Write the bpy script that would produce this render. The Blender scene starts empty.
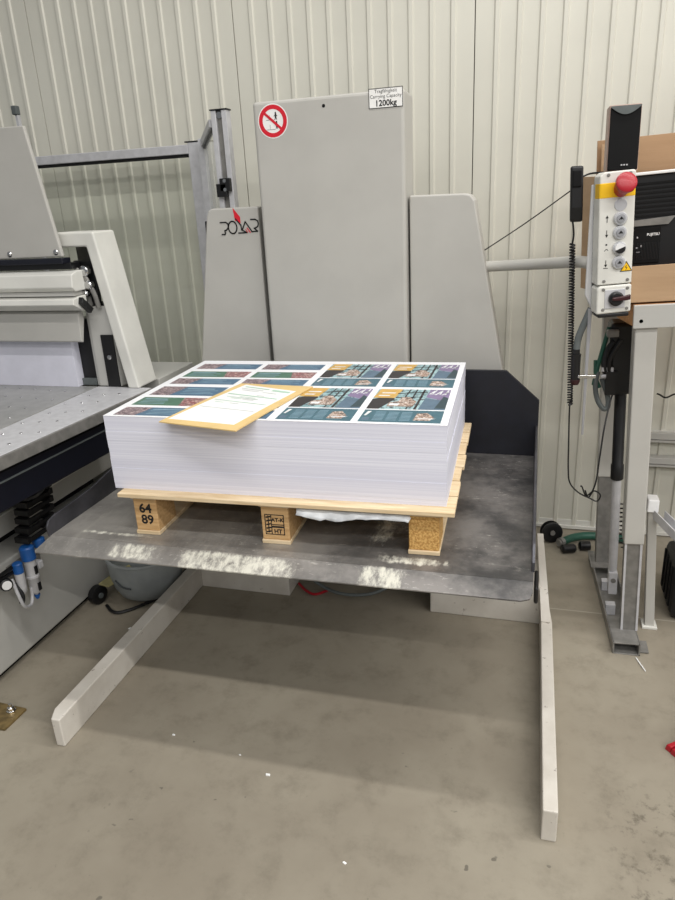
import bpy, bmesh, math, random
from mathutils import Vector, Matrix
random.seed(7)
sc = bpy.context.scene
COL = sc.collection
R = math.radians

# ------------------------------------------------------------------ materials
def lin(c):
    c = c / 255.0
    return c / 12.92 if c <= 0.04045 else ((c + 0.055) / 1.055) ** 2.4
def rgb(t): return (lin(t[0]), lin(t[1]), lin(t[2]), 1.0)

class NT:
    def __init__(s, name):
        s.m = bpy.data.materials.new(name); s.m.use_nodes = True
        s.t = s.m.node_tree; s.t.nodes.clear()
        s.out = s.n('ShaderNodeOutputMaterial')
    def n(s, typ, **kw):
        nd = s.t.nodes.new(typ)
        for k, v in kw.items(): setattr(nd, k, v)
        return nd
    def l(s, a, b): s.t.links.new(a, b)
    def val(s, sock, v):
        if isinstance(v, bpy.types.NodeSocket): s.l(v, sock)
        else: sock.default_value = v
    def pos(s): return s.n('ShaderNodeNewGeometry').outputs['Position']
    def noise(s, scale, detail=4, rough=.55, vec=None, stretch=None):
        v = vec or s.pos()
        if stretch:
            mp = s.n('ShaderNodeMapping'); mp.inputs['Scale'].default_value = stretch
            s.l(v, mp.inputs['Vector']); v = mp.outputs[0]
        nz = s.n('ShaderNodeTexNoise'); nz.inputs['Scale'].default_value = scale
        nz.inputs['Detail'].default_value = detail; nz.inputs['Roughness'].default_value = rough
        s.l(v, nz.inputs['Vector']); return nz.outputs['Fac']
    def ramp(s, f, a, b, c0=0., c1=1.):
        mr = s.n('ShaderNodeMapRange'); mr.interpolation_type = 'SMOOTHSTEP'
        s.l(f, mr.inputs['Value'])
        for k, v in zip(('From Min', 'From Max', 'To Min', 'To Max'), (a, b, c0, c1)): mr.inputs[k].default_value = v
        return mr.outputs[0]
    def math(s, op, a, b=0.):
        nd = s.n('ShaderNodeMath', operation=op); s.val(nd.inputs[0], a); s.val(nd.inputs[1], b); return nd.outputs[0]
    def mix(s, f, a, b):
        nd = s.n('ShaderNodeMix', data_type='RGBA'); s.val(nd.inputs[0], f); s.val(nd.inputs[6], a); s.val(nd.inputs[7], b); return nd.outputs[2]
    def xyz(s):
        nd = s.n('ShaderNodeSeparateXYZ'); s.l(s.pos(), nd.inputs[0]); return nd.outputs
    def boxm(s, X, Y, x0, x1, y0, y1, sx=.03, sy=.02):
        f = s.math('MULTIPLY', s.ramp(X, x0 - sx, x0 + sx), s.ramp(X, x1 - sx, x1 + sx, 1, 0))
        g = s.math('MULTIPLY', s.ramp(Y, y0 - sy, y0 + sy), s.ramp(Y, y1 - sy, y1 + sy, 1, 0))
        return s.math('MULTIPLY', f, g)
    def bsdf(s, col, rough=.5, metal=0., bump=None, bs=.1, spec=None, bd=.01):
        p = s.n('ShaderNodeBsdfPrincipled')
        s.val(p.inputs['Base Color'], col); s.val(p.inputs['Roughness'], rough); s.val(p.inputs['Metallic'], metal)
        if spec is not None: p.inputs['Specular IOR Level'].default_value = spec
        if bump is not None:
            b = s.n('ShaderNodeBump'); b.inputs['Strength'].default_value = bs; b.inputs['Distance'].default_value = bd
            s.l(bump, b.inputs['Height']); s.l(b.outputs[0], p.inputs['Normal'])
        s.l(p.outputs[0], s.out.inputs[0]); return s.m

def plain(name, c, rough=.5, metal=0., var=.08, scale=14., bs=0., spec=None):
    s = NT(name); f = s.noise(scale, 5)
    d = tuple(max(0, x * (1 - var * 1.6)) for x in c)
    col = s.mix(s.ramp(f, .3, .7), rgb(d), rgb(c))
    return s.bsdf(col, rough, metal, f if bs else None, bs, spec, .002)

M = {}
M['wall'] = plain('cream_wall_panel', (214, 212, 200), .34, var=.025, scale=2)
M['seam'] = plain('dark_seam', (86, 82, 72), .7)
M['lift'] = plain('grey_powder_coat', (186, 184, 178), .42, var=.02, scale=5)
M['machine'] = plain('light_grey_paint', (190, 189, 184), .4, var=.03, scale=4)
M['offwhite'] = plain('off_white_paint', (222, 221, 214), .4, var=.03, scale=6)
M['alu'] = plain('brushed_aluminium', (200, 200, 203), .42, .1, var=.04, scale=30)
M['alu_d'] = plain('dark_aluminium', (136, 134, 130), .42, .25, var=.08, scale=30)
M['chrome'] = plain('bright_steel', (205, 205, 205), .22, 1., var=.04)
M['black'] = plain('black_plastic', (17, 17, 19), .42, var=.1)
M['black_m'] = plain('matt_black', (10, 10, 11), .7, var=.1, spec=.25)
M['navy'] = plain('navy_paint', (19, 21, 33), .45, var=.08, scale=8)
M['plate'] = plain('dark_navy_plate', (22, 24, 34), .55, var=.12, scale=25)
M['red'] = plain('red_plastic', (172, 26, 40), .35, var=.04)
M['darkred'] = plain('dark_red_plastic', (58, 22, 26), .35)
M['yellow'] = plain('yellow_paint', (247, 196, 20), .45, var=.03)
M['blue'] = plain('blue_plastic', (28, 92, 168), .4)
M['green'] = plain('green_hose', (34, 84, 68), .5)
M['greyrub'] = plain('grey_rubber', (98, 104, 104), .6)
M['tub'] = plain('grey_plastic', (150, 155, 156), .5, var=.05)
M['signred'] = plain('sign_red', (214, 32, 50), .4, var=.02)
M['signwhite'] = plain('sign_white', (244, 243, 240), .4, var=.02)
M['ink'] = plain('black_ink', (18, 18, 20), .6, var=.02)
M['film'] = plain('plastic_film', (214, 217, 220), .3, var=.1)
M['speaker'] = plain('pinkish_veneer', (176, 150, 138), .5, var=.06)
M['brass'] = plain('brass_plate', (150, 128, 84), .4, .5, var=.25, scale=20)
M['beige'] = plain('beige_paint', (176, 168, 120), .5, var=.1)
M['white'] = plain('white_plastic', (235, 235, 235), .4, var=.02)
M['silver'] = plain('satin_silver', (176, 177, 182), .35, .5, var=.03)
M['ring'] = plain('pale_satin_ring', (206, 207, 210), .3, .3, var=.02)
M['plate_steel'] = plain('dark_reflecting_steel', (84, 84, 90), .38, .5, var=.15, scale=12)  # platform steel again, with the side plates' dark reflection put into the colour
M['table_steel'] = plain('light_table_steel', (166, 166, 164), .36, .25, var=.05, scale=20)
M['tub_d'] = plain('dark_crease', (70, 74, 76), .6)
M['manila'] = plain('manila_paper', (224, 194, 134), .6, var=.03)
M['formpaper'] = plain('form_paper', (240, 241, 240), .6, var=.015)
M['formgreen'] = plain('form_green_ink', (176, 208, 188), .6, var=.02)
M['formgrey'] = plain('form_grey_ink', (186, 192, 190), .6, var=.02)

def m_floor():
    s = NT('concrete_floor'); x, y, z = s.xyz()
    a = s.noise(1.3, 5, .6); b = s.noise(9, 8, .7); c = s.noise(60, 4, .7)
    col = s.mix(s.ramp(a, .3, .7), rgb((134, 126, 112)), rgb((152, 145, 130)))
    col = s.mix(s.math('MULTIPLY', s.ramp(b, .45, .75), .55), col, rgb((112, 105, 92)))
    col = s.mix(s.math('MULTIPLY', s.ramp(c, .62, .8), .5), col, rgb((104, 98, 88)))
    d = s.boxm(x, y, .27, .6, 1.2, 1.62, .06, .07)
    st = s.math('MULTIPLY', d, s.ramp(s.noise(26, 6, .7), .50, .66))
    col = s.mix(s.math('MULTIPLY', st, .6), col, rgb((74, 68, 58)))
    e = s.math('MULTIPLY', s.boxm(x, y, -1.1, .15, .9, 1.6, .1, .1), s.ramp(s.noise(24, 2, .5), .71, .75))
    col = s.mix(s.math('MULTIPLY', e, .7), col, rgb((84, 80, 72)))
    f = s.boxm(x, y, -.0, .9, 2.503, 2.509, .01, .002)
    col = s.mix(s.math('MULTIPLY', f, .5), col, rgb((186, 182, 168)))
    return s.bsdf(col, .62, 0, b, .12, .3)
M['floor'] = m_floor()

def m_steel():
    s = NT('scuffed_steel_sheet'); x, y, z = s.xyz()
    a = s.noise(5, 6, .65); b = s.noise(38, 6, .7, stretch=(1, .25, 1)); c = s.noise(95, 5, .75, stretch=(.35, 1.2, 1))
    dk = s.ramp(x, -1.0, .0)  # darker to the right: the uneven reflection is painted into the steel
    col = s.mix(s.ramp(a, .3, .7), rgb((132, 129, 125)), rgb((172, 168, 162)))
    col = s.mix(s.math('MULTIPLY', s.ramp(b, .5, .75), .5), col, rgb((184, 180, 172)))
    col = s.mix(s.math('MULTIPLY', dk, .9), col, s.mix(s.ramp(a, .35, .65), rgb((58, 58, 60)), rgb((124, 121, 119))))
    # lightly scratched pale marks and white paper dust
    sc_ = s.math('MULTIPLY', s.ramp(c, .585, .64), s.ramp(s.noise(7, 4, .6), .42, .6))
    col = s.mix(s.math('MULTIPLY', sc_, .6), col, rgb((205, 202, 194)))
    dust = None
    for (x0, x1, y0, y1, sx, sy) in ((-.985, -.62, 1.535, 1.606, .05, .012), (-.43, -.30, 1.535, 1.612, .04, .012), (-1.22, -1.06, 1.548, 1.606, .07, .012),
                                     (-.40, -.20, 1.635, 1.68, .06, .014), (-1.38, -1.12, 1.645, 1.665, .1, .01),
                                     (-.83, -.70, 1.74, 2.0, .05, .08), (-.45, -.36, 1.74, 2.1, .05, .08)):
        m = s.boxm(x, y, x0, x1, y0, y1, sx, sy)
        dust = m if dust is None else s.math('MAXIMUM', dust, m)
    nz = s.noise(42, 7, .8, stretch=(1.2, .45, 1))
    d = s.ramp(s.math('ADD', s.math('MULTIPLY', dust, .30), s.math('MULTIPLY', nz, .95)), .61, .86)
    d = s.math('MULTIPLY', d, s.ramp(dust, .0, .5))
    col = s.mix(s.math('MULTIPLY', d, .82), col, rgb((222, 220, 206)))
    met = s.math('MULTIPLY', s.math('SUBTRACT', 1., d), .4)
    ro = s.math('ADD', s.math('MULTIPLY', a, .25), s.math('ADD', s.math('MULTIPLY', d, .3), .27))
    return s.bsdf(col, ro, met, c, .06, .5)
M['steel'] = m_steel()

def m_legpaint():
    s = NT('worn_white_paint'); x, y, z = s.xyz()
    a = s.noise(7, 4); b = s.noise(40, 6, .7)
    col = s.mix(s.ramp(a, .3, .7), rgb((196, 190, 180)), rgb((212, 207, 198)))
    col = s.mix(s.math('MULTIPLY', s.ramp(b, .63, .69), .75), col, rgb((104, 90, 80)))
    return s.bsdf(col, .5, 0, b, .1)
M['legpaint'] = m_legpaint()

def m_wood(name, c0, c1, sc_=14, chip=False):
    s = NT(name)
    if chip:
        f = s.noise(150, 3, .6); g = s.noise(60, 3)
        col = s.mix(s.ramp(f, .35, .65), rgb(c0), rgb(c1))
        col = s.mix(s.math('MULTIPLY', s.ramp(g, .6, .7), .5), col, rgb((140, 100, 52)))
    else:
        f = s.noise(sc_, 5, .6, stretch=(.6, 6, 9))
        col = s.mix(s.ramp(f, .3, .7), rgb(c0), rgb(c1))
    return s.bsdf(col, .65, 0, f, .1)
M['wood'] = m_wood('pale_pine', (208, 182, 142), (228, 208, 174))
M['wood2'] = m_wood('warm_pine_block', (190, 150, 100), (214, 178, 128))
M['chip'] = m_wood('pressed_chip_block', (176, 128, 66), (220, 178, 108), chip=True)
M['carton'] = m_wood('corrugated_cardboard', (170, 139, 106), (180, 149, 116), 3)
M['carton_d'] = m_wood('brown_cardboard', (154, 121, 88), (166, 133, 99), 3)
M['particle'] = m_wood('orange_wood_board', (190, 134, 80), (212, 156, 100), 12)

def m_papersides():
    s = NT('cut_paper_edges'); x, y, z = s.xyz()
    zz = s.n('ShaderNodeCombineXYZ'); s.l(s.math('MULTIPLY', x, .4), zz.inputs[0]); s.l(s.math('MULTIPLY', y, .4), zz.inputs[1]); s.l(s.math('MULTIPLY', z, 130.), zz.inputs[2])
    f = s.noise(1.6, 3, .7, vec=zz.outputs[0]); g = s.noise(3, 4)
    zz2 = s.n('ShaderNodeCombineXYZ'); s.l(s.math('MULTIPLY', z, 36.), zz2.inputs[2]); s.l(s.math('MULTIPLY', x, .8), zz2.inputs[0])
    h = s.noise(1., 1, .5, vec=zz2.outputs[0])
    col = s.mix(s.ramp(f, .35, .65), rgb((219, 220, 234)), rgb((233, 234, 245)))
    col = s.mix(s.math('MULTIPLY', s.ramp(h, .5, .62), .22), col, rgb((208, 209, 224)))
    lo = s.math('MULTIPLY', s.ramp(z, .895, .900, 1, 0), s.ramp(z, .815, .835))
    col = s.mix(s.math('MULTIPLY', lo, .45), col, rgb((212, 213, 229)))
    return s.bsdf(col, .75, 0, f, .12, .2, .002)
M['paperside'] = m_papersides()
M['papertop'] = plain('white_sheet', (238, 239, 242), .5, var=.01)
M['lavpaper'] = plain('plain_white_paper', (222, 222, 234), .7, var=.02)

def m_print(name, cols, scale, stretch=None):
    s = NT(name); f = s.noise(scale, 6, .7, stretch=stretch); g = s.noise(scale * 2.3, 4, .6)
    c = s.mix(s.ramp(f, .38, .55), rgb(cols[0]), rgb(cols[1]))
    c = s.mix(s.ramp(g, .5, .62), c, rgb(cols[2]))
    return s.bsdf(c, .4)
P = {}
for k, c in dict(teal=(66, 106, 120), blue=(76, 110, 138), green=(78, 118, 98), dark=(44, 40, 42), orange=(214, 172, 92), purple=(136, 120, 156),
                 lteal=(150, 192, 196), gblue=(92, 116, 136), white=(236, 238, 240), lblue=(142, 172, 190), dteal=(48, 70, 78)).items():
    P[k] = plain('print_' + k, c, .42, var=.05, scale=30)
P['photo_dark'] = m_print('print_photo_dark', ((70, 58, 66), (128, 110, 116), (188, 168, 168)), 60)
P['photo_red'] = m_print('print_photo_red', ((150, 70, 78), (120, 90, 92), (206, 176, 168)), 60)
P['photo_hall'] = m_print('print_photo_hall', ((120, 156, 162), (160, 192, 196), (74, 84, 90)), 24, (1, .5, 1))
P['photo_machine'] = m_print('print_photo_machine', ((70, 54, 48), (164, 136, 120), (224, 212, 202)), 70)

def m_pane():
    s = NT('clear_polycarbonate')
    t = s.n('ShaderNodeBsdfTransparent'); t.inputs[0].default_value = (.965, .975, .965, 1)
    g = s.n('ShaderNodeBsdfGlossy'); g.inputs['Roughness'].default_value = .06; g.inputs[0].default_value = (1, 1, 1, 1)
    lw = s.n('ShaderNodeLayerWeight'); lw.inputs[0].default_value = .5
    fac = s.math('ADD', s.math('MULTIPLY', s.math('POWER', lw.outputs['Facing'], 4.), .45), .035)
    mx = s.n('ShaderNodeMixShader'); s.l(fac, mx.inputs[0]); s.l(t.outputs[0], mx.inputs[1]); s.l(g.outputs[0], mx.inputs[2])
    s.l(mx.outputs[0], s.out.inputs[0]); return s.m
M['pane'] = m_pane()

# ------------------------------------------------------------------ geometry helpers
WLOC = {}
class MB:
    def __init__(s, xf=None): s.bm = bmesh.new(); s.xf = xf or (lambda p: p); s.mi = 0
    def v(s, p): return s.bm.verts.new(s.xf(Vector(p)))
    def f(s, vs):
        try:
            fc = s.bm.faces.new(vs); fc.material_index = s.mi; return fc
        except ValueError: return None
    def box(s, x0, x1, y0, y1, z0, z1):
        s.prism([(x0, y0), (x1, y0), (x1, y1), (x0, y1)], 'z', z0, z1); return s
    def prism(s, poly, ax, a, b):
        def mk(p, t): return {'z': (p[0], p[1], t), 'y': (p[0], t, p[1]), 'x': (t, p[0], p[1])}[ax]
        A = [s.v(mk(p, a)) for p in poly]; B = [s.v(mk(p, b)) for p in poly]
        s.f(A[::-1]); s.f(B); n = len(poly)
        for i in range(n): s.f([A[i], A[(i + 1) % n], B[(i + 1) % n], B[i]])
        return s
    def hexa(s, bot, top):
        A = [s.v(p) for p in bot]; B = [s.v(p) for p in top]; n = len(A)
        s.f(A[::-1]); s.f(B)
        for i in range(n): s.f([A[i], A[(i + 1) % n], B[(i + 1) % n], B[i]])
        return s
    def lathe(s, p0, d, prof, seg=24):
        p0 = Vector(p0); d = Vector(d).normalized()
        u = d.orthogonal().normalized(); w = d.cross(u)
        rings = []
        for (h, r) in prof:
            rings.append([s.v(p0 + d * h + (u * math.cos(2 * math.pi * i / seg) + w * math.sin(2 * math.pi * i / seg)) * max(r, 1e-5)) for i in range(seg)])
        for a, b in zip(rings, rings[1:]):
            for i in range(seg): s.f([a[i], a[(i + 1) % seg], b[(i + 1) % seg], b[i]])
        s.f(rings[0][::-1]); s.f(rings[-1]); return s
    def cyl(s, p0, p1, r, seg=20, r2=None):
        d = Vector(p1) - Vector(p0); return s.lathe(p0, d, [(0, r), (d.length, r if r2 is None else r2)], seg)
    def tube(s, pts, r, seg=8, smooth=6):
        P_ = [Vector(p) for p in pts]
        if smooth and len(P_) > 2:
            q = []
            for i in range(len(P_) - 1):
                a = P_[max(i - 1, 0)]; b = P_[i]; c = P_[i + 1]; d = P_[min(i + 2, len(P_) - 1)]
                for k in range(smooth):
                    t = k / smooth
                    q.append(.5 * ((2 * b) + (c - a) * t + (2 * a - 5 * b + 4 * c - d) * t * t + (3 * b - a - 3 * c + d) * t ** 3))
            q.append(P_[-1]); P_ = q
        rings = []; u = None
        for i, p in enumerate(P_):
            t = (P_[min(i + 1, len(P_) - 1)] - P_[max(i - 1, 0)]).normalized()
            u = t.orthogonal().normalized() if u is None else (u - t * u.dot(t)).normalized()
            w = t.cross(u)
            rings.append([s.v(p + (u * math.cos(2 * math.pi * k / seg) + w * math.sin(2 * math.pi * k / seg)) * r) for k in range(seg)])
        for a, b in zip(rings, rings[1:]):
            for k in range(seg): s.f([a[k], a[(k + 1) % seg], b[(k + 1) % seg], b[k]])
        s.f(rings[0][::-1]); s.f(rings[-1]); return s
    def poly(s, pts): s.f([s.v(p) for p in pts]); return s
    def build(s, name, mats, parent=None, bevel=0., smooth=False, seg=2):
        bm = s.bm; bmesh.ops.recalc_face_normals(bm, faces=bm.faces)
        xs = [v.co for v in bm.verts]
        o = Vector(((min(c.x for c in xs) + max(c.x for c in xs)) / 2, (min(c.y for c in xs) + max(c.y for c in xs)) / 2, min(c.z for c in xs)))
        for v in bm.verts: v.co -= o
        me = bpy.data.meshes.new(name); bm.to_mesh(me); bm.free()
        if smooth:
            for p in me.polygons: p.use_smooth = True
            try: me.set_sharp_from_angle(angle=R(38))
            except Exception: pass
        if not isinstance(mats, (list, tuple)): mats = [mats]
        for m in mats: me.materials.append(m)
        ob = bpy.data.objects.new(name, me); COL.objects.link(ob)
        WLOC[ob.name] = o.copy()
        if parent: ob.parent = parent; ob.location = o - WLOC[parent.name]
        else: ob.location = o
        if bevel:
            b = ob.modifiers.new('bevel', 'BEVEL'); b.width = bevel; b.segments = seg; b.limit_method = 'ANGLE'; b.angle_limit = R(40)
            b.harden_normals = False
        return ob
def tag(o, label=None, cat=None, group=None, kind=None):
    for k, v in (('label', label), ('category', cat), ('group', group), ('kind', kind)):
        if v: o[k] = v
    return o
def thing(name, loc, label, cat, group=None):
    o = bpy.data.objects.new(name, None); COL.objects.link(o); o.location = loc; o.empty_display_size = .05
    WLOC[o.name] = Vector(loc); return tag(o, label, cat, group)
def box(name, mat, parent, dims, bevel=.003, xf=None):
    return MB(xf).box(*dims).build(name, mat, parent, bevel)
_fc = {}
def add_text(mb, txt, size, org, ux, uy, align='CENTER', bold=0.):
    cu = bpy.data.curves.new('t', 'FONT'); cu.body = txt; cu.size = size; cu.align_x = align; cu.offset = bold
    cu.resolution_u = 3
    ob = bpy.data.objects.new('t', cu); me = bpy.data.meshes.new_from_object(ob)
    ux = Vector(ux); uy = Vector(uy); org = Vector(org)
    vs = [mb.v(org + ux * v.co.x + uy * v.co.y) for v in me.vertices]
    for p in me.polygons: mb.f([vs[i] for i in p.vertices])
    bpy.data.objects.remove(ob); bpy.data.curves.remove(cu); bpy.data.meshes.remove(me)
def ribbon(mb, pts, w, y):
    """flat stroke in a plane y = const, points (x, z)"""
    for (a, b) in zip(pts, pts[1:]):
        a = Vector((a[0], a[1])); b = Vector((b[0], b[1])); d = (b - a)
        if d.length < 1e-6: continue
        d.normalize(); n = Vector((-d.y, d.x)) * w / 2; e = d * w * .35
        q = [a - e + n, b + e + n, b + e - n, a - e - n]
        mb.poly([(p.x, y, p.y) for p in q])

# ------------------------------------------------------------------ setting
fl = MB().box(-6, 4, -4, 3.42, -.05, 0).build('floor', M['floor']); tag(fl, kind='structure')
# ribbed sandwich panel wall (light facade panels, vertical ribs)
WY = 3.256
def wall():
    mb = MB(); prof = []
    mod = 1.069; x = -.289 - mod * 5
    per = mod / 12.
    while x < 3.2:
        for i in range(12):
            xc = x + per * i
            if i == 0: prof += [(xc - .0022, 0, 0), (xc - .0018, .012, 1), (xc + .0018, .012, 1), (xc + .0022, 0, 0)]
            else: prof += [(xc - .013, 0, 0), (xc - .0075, -.0075, 0), (xc + .0075, -.0075, 0), (xc + .013, 0, 0)]
        x += mod
    lo = [mb.v((p[0], WY + p[1], .012)) for p in prof]; hi = [mb.v((p[0], WY + p[1], 4.6)) for p in prof]
    for i in range(len(prof) - 1):
        mb.mi = 1 if (prof[i][2] and prof[i + 1][2]) else 0
        mb.f([lo[i], lo[i + 1], hi[i + 1], hi[i]])
    mb.mi = 0
    x0, x1 = prof[0][0], prof[-1][0]
    mb.box(x0, x1, WY + .02, WY + .12, .012, 4.6)
    return mb.build('wall_back', [M['wall'], M['seam']])
tag(wall(), kind='structure')
tr = MB(); tr.box(-5.6, 3.2, WY - .014, WY + .1, .004, .022); tr.box(-5.6, 3.2, WY - .004, WY, .022, .05)
tag(tr.build('trim_1', M['offwhite'], bevel=.002), kind='structure')

# ------------------------------------------------------------------ stack lift
lift = thing('stack_lift', (-.66, 2.3, 0), 'tall grey paper stack lift with steel platform and two floor legs', 'lift')
# platform
mb = MB()
mb.prism([(1.61, .641), (2.545, .641), (2.545, .647), (1.61, .647)], 'x', -1.45, .034)
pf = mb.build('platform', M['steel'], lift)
lip = MB(); r = .03
top = [(-1.45, 1.61), (-1.470, 1.546), (-1.465, 1.54), (.004, 1.548), (.026, 1.556), (.034, 1.578), (.034, 1.61)]
def lz(y): return .647 - (1.61 - y) * .36
lip.hexa([(x, y, lz(y) - .005) for x, y in top], [(x, y, lz(y)) for x, y in top])
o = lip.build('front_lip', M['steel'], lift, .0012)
up = MB()
up.prism([(1.60, .645), (1.598, .68), (1.61, .696), (1.64, .703), (1.75, .707), (1.85, .712), (1.97, .731), (2.1, .745), (2.545, .75), (2.545, .645)], 'x', -1.457, -1.450)
up.build('side_plate', M['plate_steel'], lift, .0015)
up = MB()
up.prism([(1.66, .645), (1.665, .672), (1.72, .70), (1.9, .72), (2.2, .745), (2.5, .772), (2.545, .772), (2.545, .645)], 'x', .028, .037)
up.build('side_plate', M['plate_steel'], lift, .002)
box('rubber_bumper', M['black'], lift, (.037, .048, 1.60, 1.70, .585, .632), .005)
# underside beams of the platform and guide shoes
for xx in (-1.05, -.38):
    box('platform_beam', M['machine'], lift, (xx, xx + .08, 1.72, 2.56, .56, .641), .004)
# back plate of the carriage
MB().prism([(-1.25, .45), (.04, .45), (.037, .868), (-.087, .981), (-1.25, .981)], 'y', 2.548, 2.562).build('back_plate', M['plate'], lift, .002)
# column and side panels
mb = MB().box(-1.03, -.466, 2.58, 2.76, 0, 1.961); col = mb.build('column', M['lift'], lift, .012, seg=3)
h = MB().lathe((-.757, 2.5815, 1.928), (0, -1, 0), [(0, .006), (.002, .006)], 14).build('screw_hole', M['black_m'], lift)
MB().prism([(-1.518, .12), (-1.058, .12), (-1.058, 1.603), (-1.255, 1.603), (-1.273, 1.595), (-1.282, 1.57)], 'y', 2.62, 2.72).build('side_panel', M['lift'], lift, .006)
MB().prism([(-.459, .12), (.05, .12), (-.104, .966), (-.222, 1.585), (-.238, 1.606), (-.262, 1.611), (-.459, 1.613)], 'y', 2.62, 2.72).build('side_panel', M['lift'], lift, .006)
box('gap_backing', M['black_m'], lift, (-1.2, -.3, 2.725, 2.755, .06, 1.56), 0)  # added black sheet so the gaps beside the column look shaded
# base
box('base_beam', M['legpaint'], lift, (-1.382, -.963, 2.383, 2.60, 0, .17), .004)
box('base_beam', M['legpaint'], lift, (-.35, .082, 2.383, 2.60, 0, .17), .004)
box('base_beam', M['black_m'], lift, (-.963, -.35, 2.50, 2.60, .02, .15), .004)  # black filler standing in for the darkness between the two beams
MB().prism([(-1.413, 1.395), (-1.382, 1.395), (-1.382, 2.70), (-1.43, 2.70), (-1.433, 1.44)], 'z', 0, .106).build('leg', M['legpaint'], lift, .004)
MB().prism([(.085, 1.395), (.124, 1.395), (.122, 2.25), (.085, 2.70), (.078, 2.70), (.082, 2.25)], 'z', 0, .104).build('leg', M['legpaint'], lift, .004)
MB().hexa([(.082, 2.24, .1), (.116, 2.24, .1), (.085, 2.66, .1), (.06, 2.66, .1)], [(.082, 2.24, .112), (.116, 2.24, .112), (.085, 2.66, .26), (.06, 2.66, .26)]).build('gusset', M['legpaint'], lift, .002)
# emblem strokes
def ex(zx, zy): return (-1.285 + ((215 + zx / 12.27) - 207) * .00429, 1.603 - ((200 + zy / 12.27) - 208.7) * .00407)
mb = MB(); yy = 2.6185; w = .0052
ribbon(mb, [ex(*p) for p in ((78, 270), (150, 270), (170, 285), (176, 312), (168, 340), (145, 360), (128, 364), (130, 388))], w, yy)
ribbon(mb, [ex(*p) for p in ((88, 408), (126, 408), (134, 388))], w, yy)
ribbon(mb, [ex(228 + 52 * math.cos(t), 331 + 70 * math.sin(t)) for t in [i * math.pi / 12 for i in range(25)]], w, yy)
ribbon(mb, [ex(*p) for p in ((272, 235), (300, 270), (332, 310), (336, 362), (398, 396), (296, 398))], w, yy)
ribbon(mb, [ex(*p) for p in ((345, 362), (388, 272), (462, 388), (530, 385), (492, 350))], w, yy)
ribbon(mb, [ex(*p) for p in ((455, 250), (508, 250), (538, 266), (546, 300), (535, 332), (505, 348), (490, 352))], w, yy)
mb.mi = 1
mb.poly([(x, yy + .0004, z) for x, z in [ex(*p) for p in ((248, 108), (330, 215), (330, 290), (296, 262), (265, 258))]])
ribbon(mb, [ex(*p) for p in ((405, 345), (440, 395))], w * .8, yy); ribbon(mb, [ex(*p) for p in ((385, 360), (410, 395))], w * .5, yy)
mb.build('emblem', [M['ink'], M['signred']], lift)
# prohibition sign
mb = MB(); cx_, cz_, y0 = -.953, 1.893, 2.5795
def disc(r0, r1, y, m, n=40):
    mb.mi = m
    for i in range(n):
        a, b = 2 * math.pi * i / n, 2 * math.pi * (i + 1) / n
        mb.poly([(cx_ + r0 * math.cos(a), y, cz_ + r0 * math.sin(a)), (cx_ + r1 * math.cos(a), y, cz_ + r1 * math.sin(a)), (cx_ + r1 * math.cos(b), y, cz_ + r1 * math.sin(b)), (cx_ + r0 * math.cos(b), y, cz_ + r0 * math.sin(b))])
disc(.0005, .0585, y0, 0); disc(.040, .0545, y0 - .0006, 1)
mb.mi = 1; ribbon(mb, [(cx_ - .034, cz_ + .030), (cx_ + .034, cz_ - .030)], .009, y0 - .0009)
mb.mi = 2
for (px, pz, sgn) in ((.012, .018, 1), (.014, -.012, 1)):
    ribbon(mb, [(cx_ + px, cz_ + pz - .008), (cx_ + px, cz_ + pz + .004)], .006, y0 - .0006)
    ribbon(mb, [(cx_ + px, cz_ + pz + .007), (cx_ + px, cz_ + pz + .010)], .005, y0 - .0006)
    ribbon(mb, [(cx_ + px - .006, cz_ + pz - .002), (cx_ + px, cz_ + pz + .003), (cx_ + px + .006, cz_ + pz - .002)], .002, y0 - .0006)
    ribbon(mb, [(cx_ + px - .002, cz_ + pz - .008), (cx_ + px - .003, cz_ + pz - .014)], .002, y0 - .0006)
    ribbon(mb, [(cx_ + px + .002, cz_ + pz - .008), (cx_ + px + .003, cz_ + pz - .014)], .002, y0 - .0006)
for z_ in (.004, -.028):
    ribbon(mb, [(cx_ - .012, cz_ + z_ + .016), (cx_ - .012, cz_ + z_), (cx_ + .008, cz_ + z_)], .0012, y0 - .0006)
    ribbon(mb, [(cx_ - .026, cz_ + z_), (cx_ - .014, cz_ + z_)], .0012, y0 - .0006)
tag(mb.build('warning_sign', [M['signwhite'], M['signred'], M['ink']], lift), 'round red and white no riding sign')
mb = MB(); mb.mi = 0; mb.box(-.591, -.470, 2.5790, 2.5797, 1.904, 1.967)
mb.mi = 1; ribbon(mb, [(-.590, 1.905), (-.590, 1.966), (-.471, 1.966), (-.471, 1.905), (-.590, 1.905)], .0022, 2.5786)
add_text(mb, 'Tragfähigkeit', .0155, (-.5305, 2.5786, 1.952), (1, 0, 0), (0, 0, 1))
add_text(mb, 'Carrying Capacity', .0155, (-.5305, 2.5786, 1.936), (1, 0, 0), (0, 0, 1))
add_text(mb, '1200kg', .0265, (-.5305, 2.5786, 1.911), (1, 0, 0), (0, 0, 1), bold=.0007)
tag(mb.build('capacity_label', [M['signwhite'], M['ink']], lift), 'white label reading Carrying Capacity 1200kg')

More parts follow.
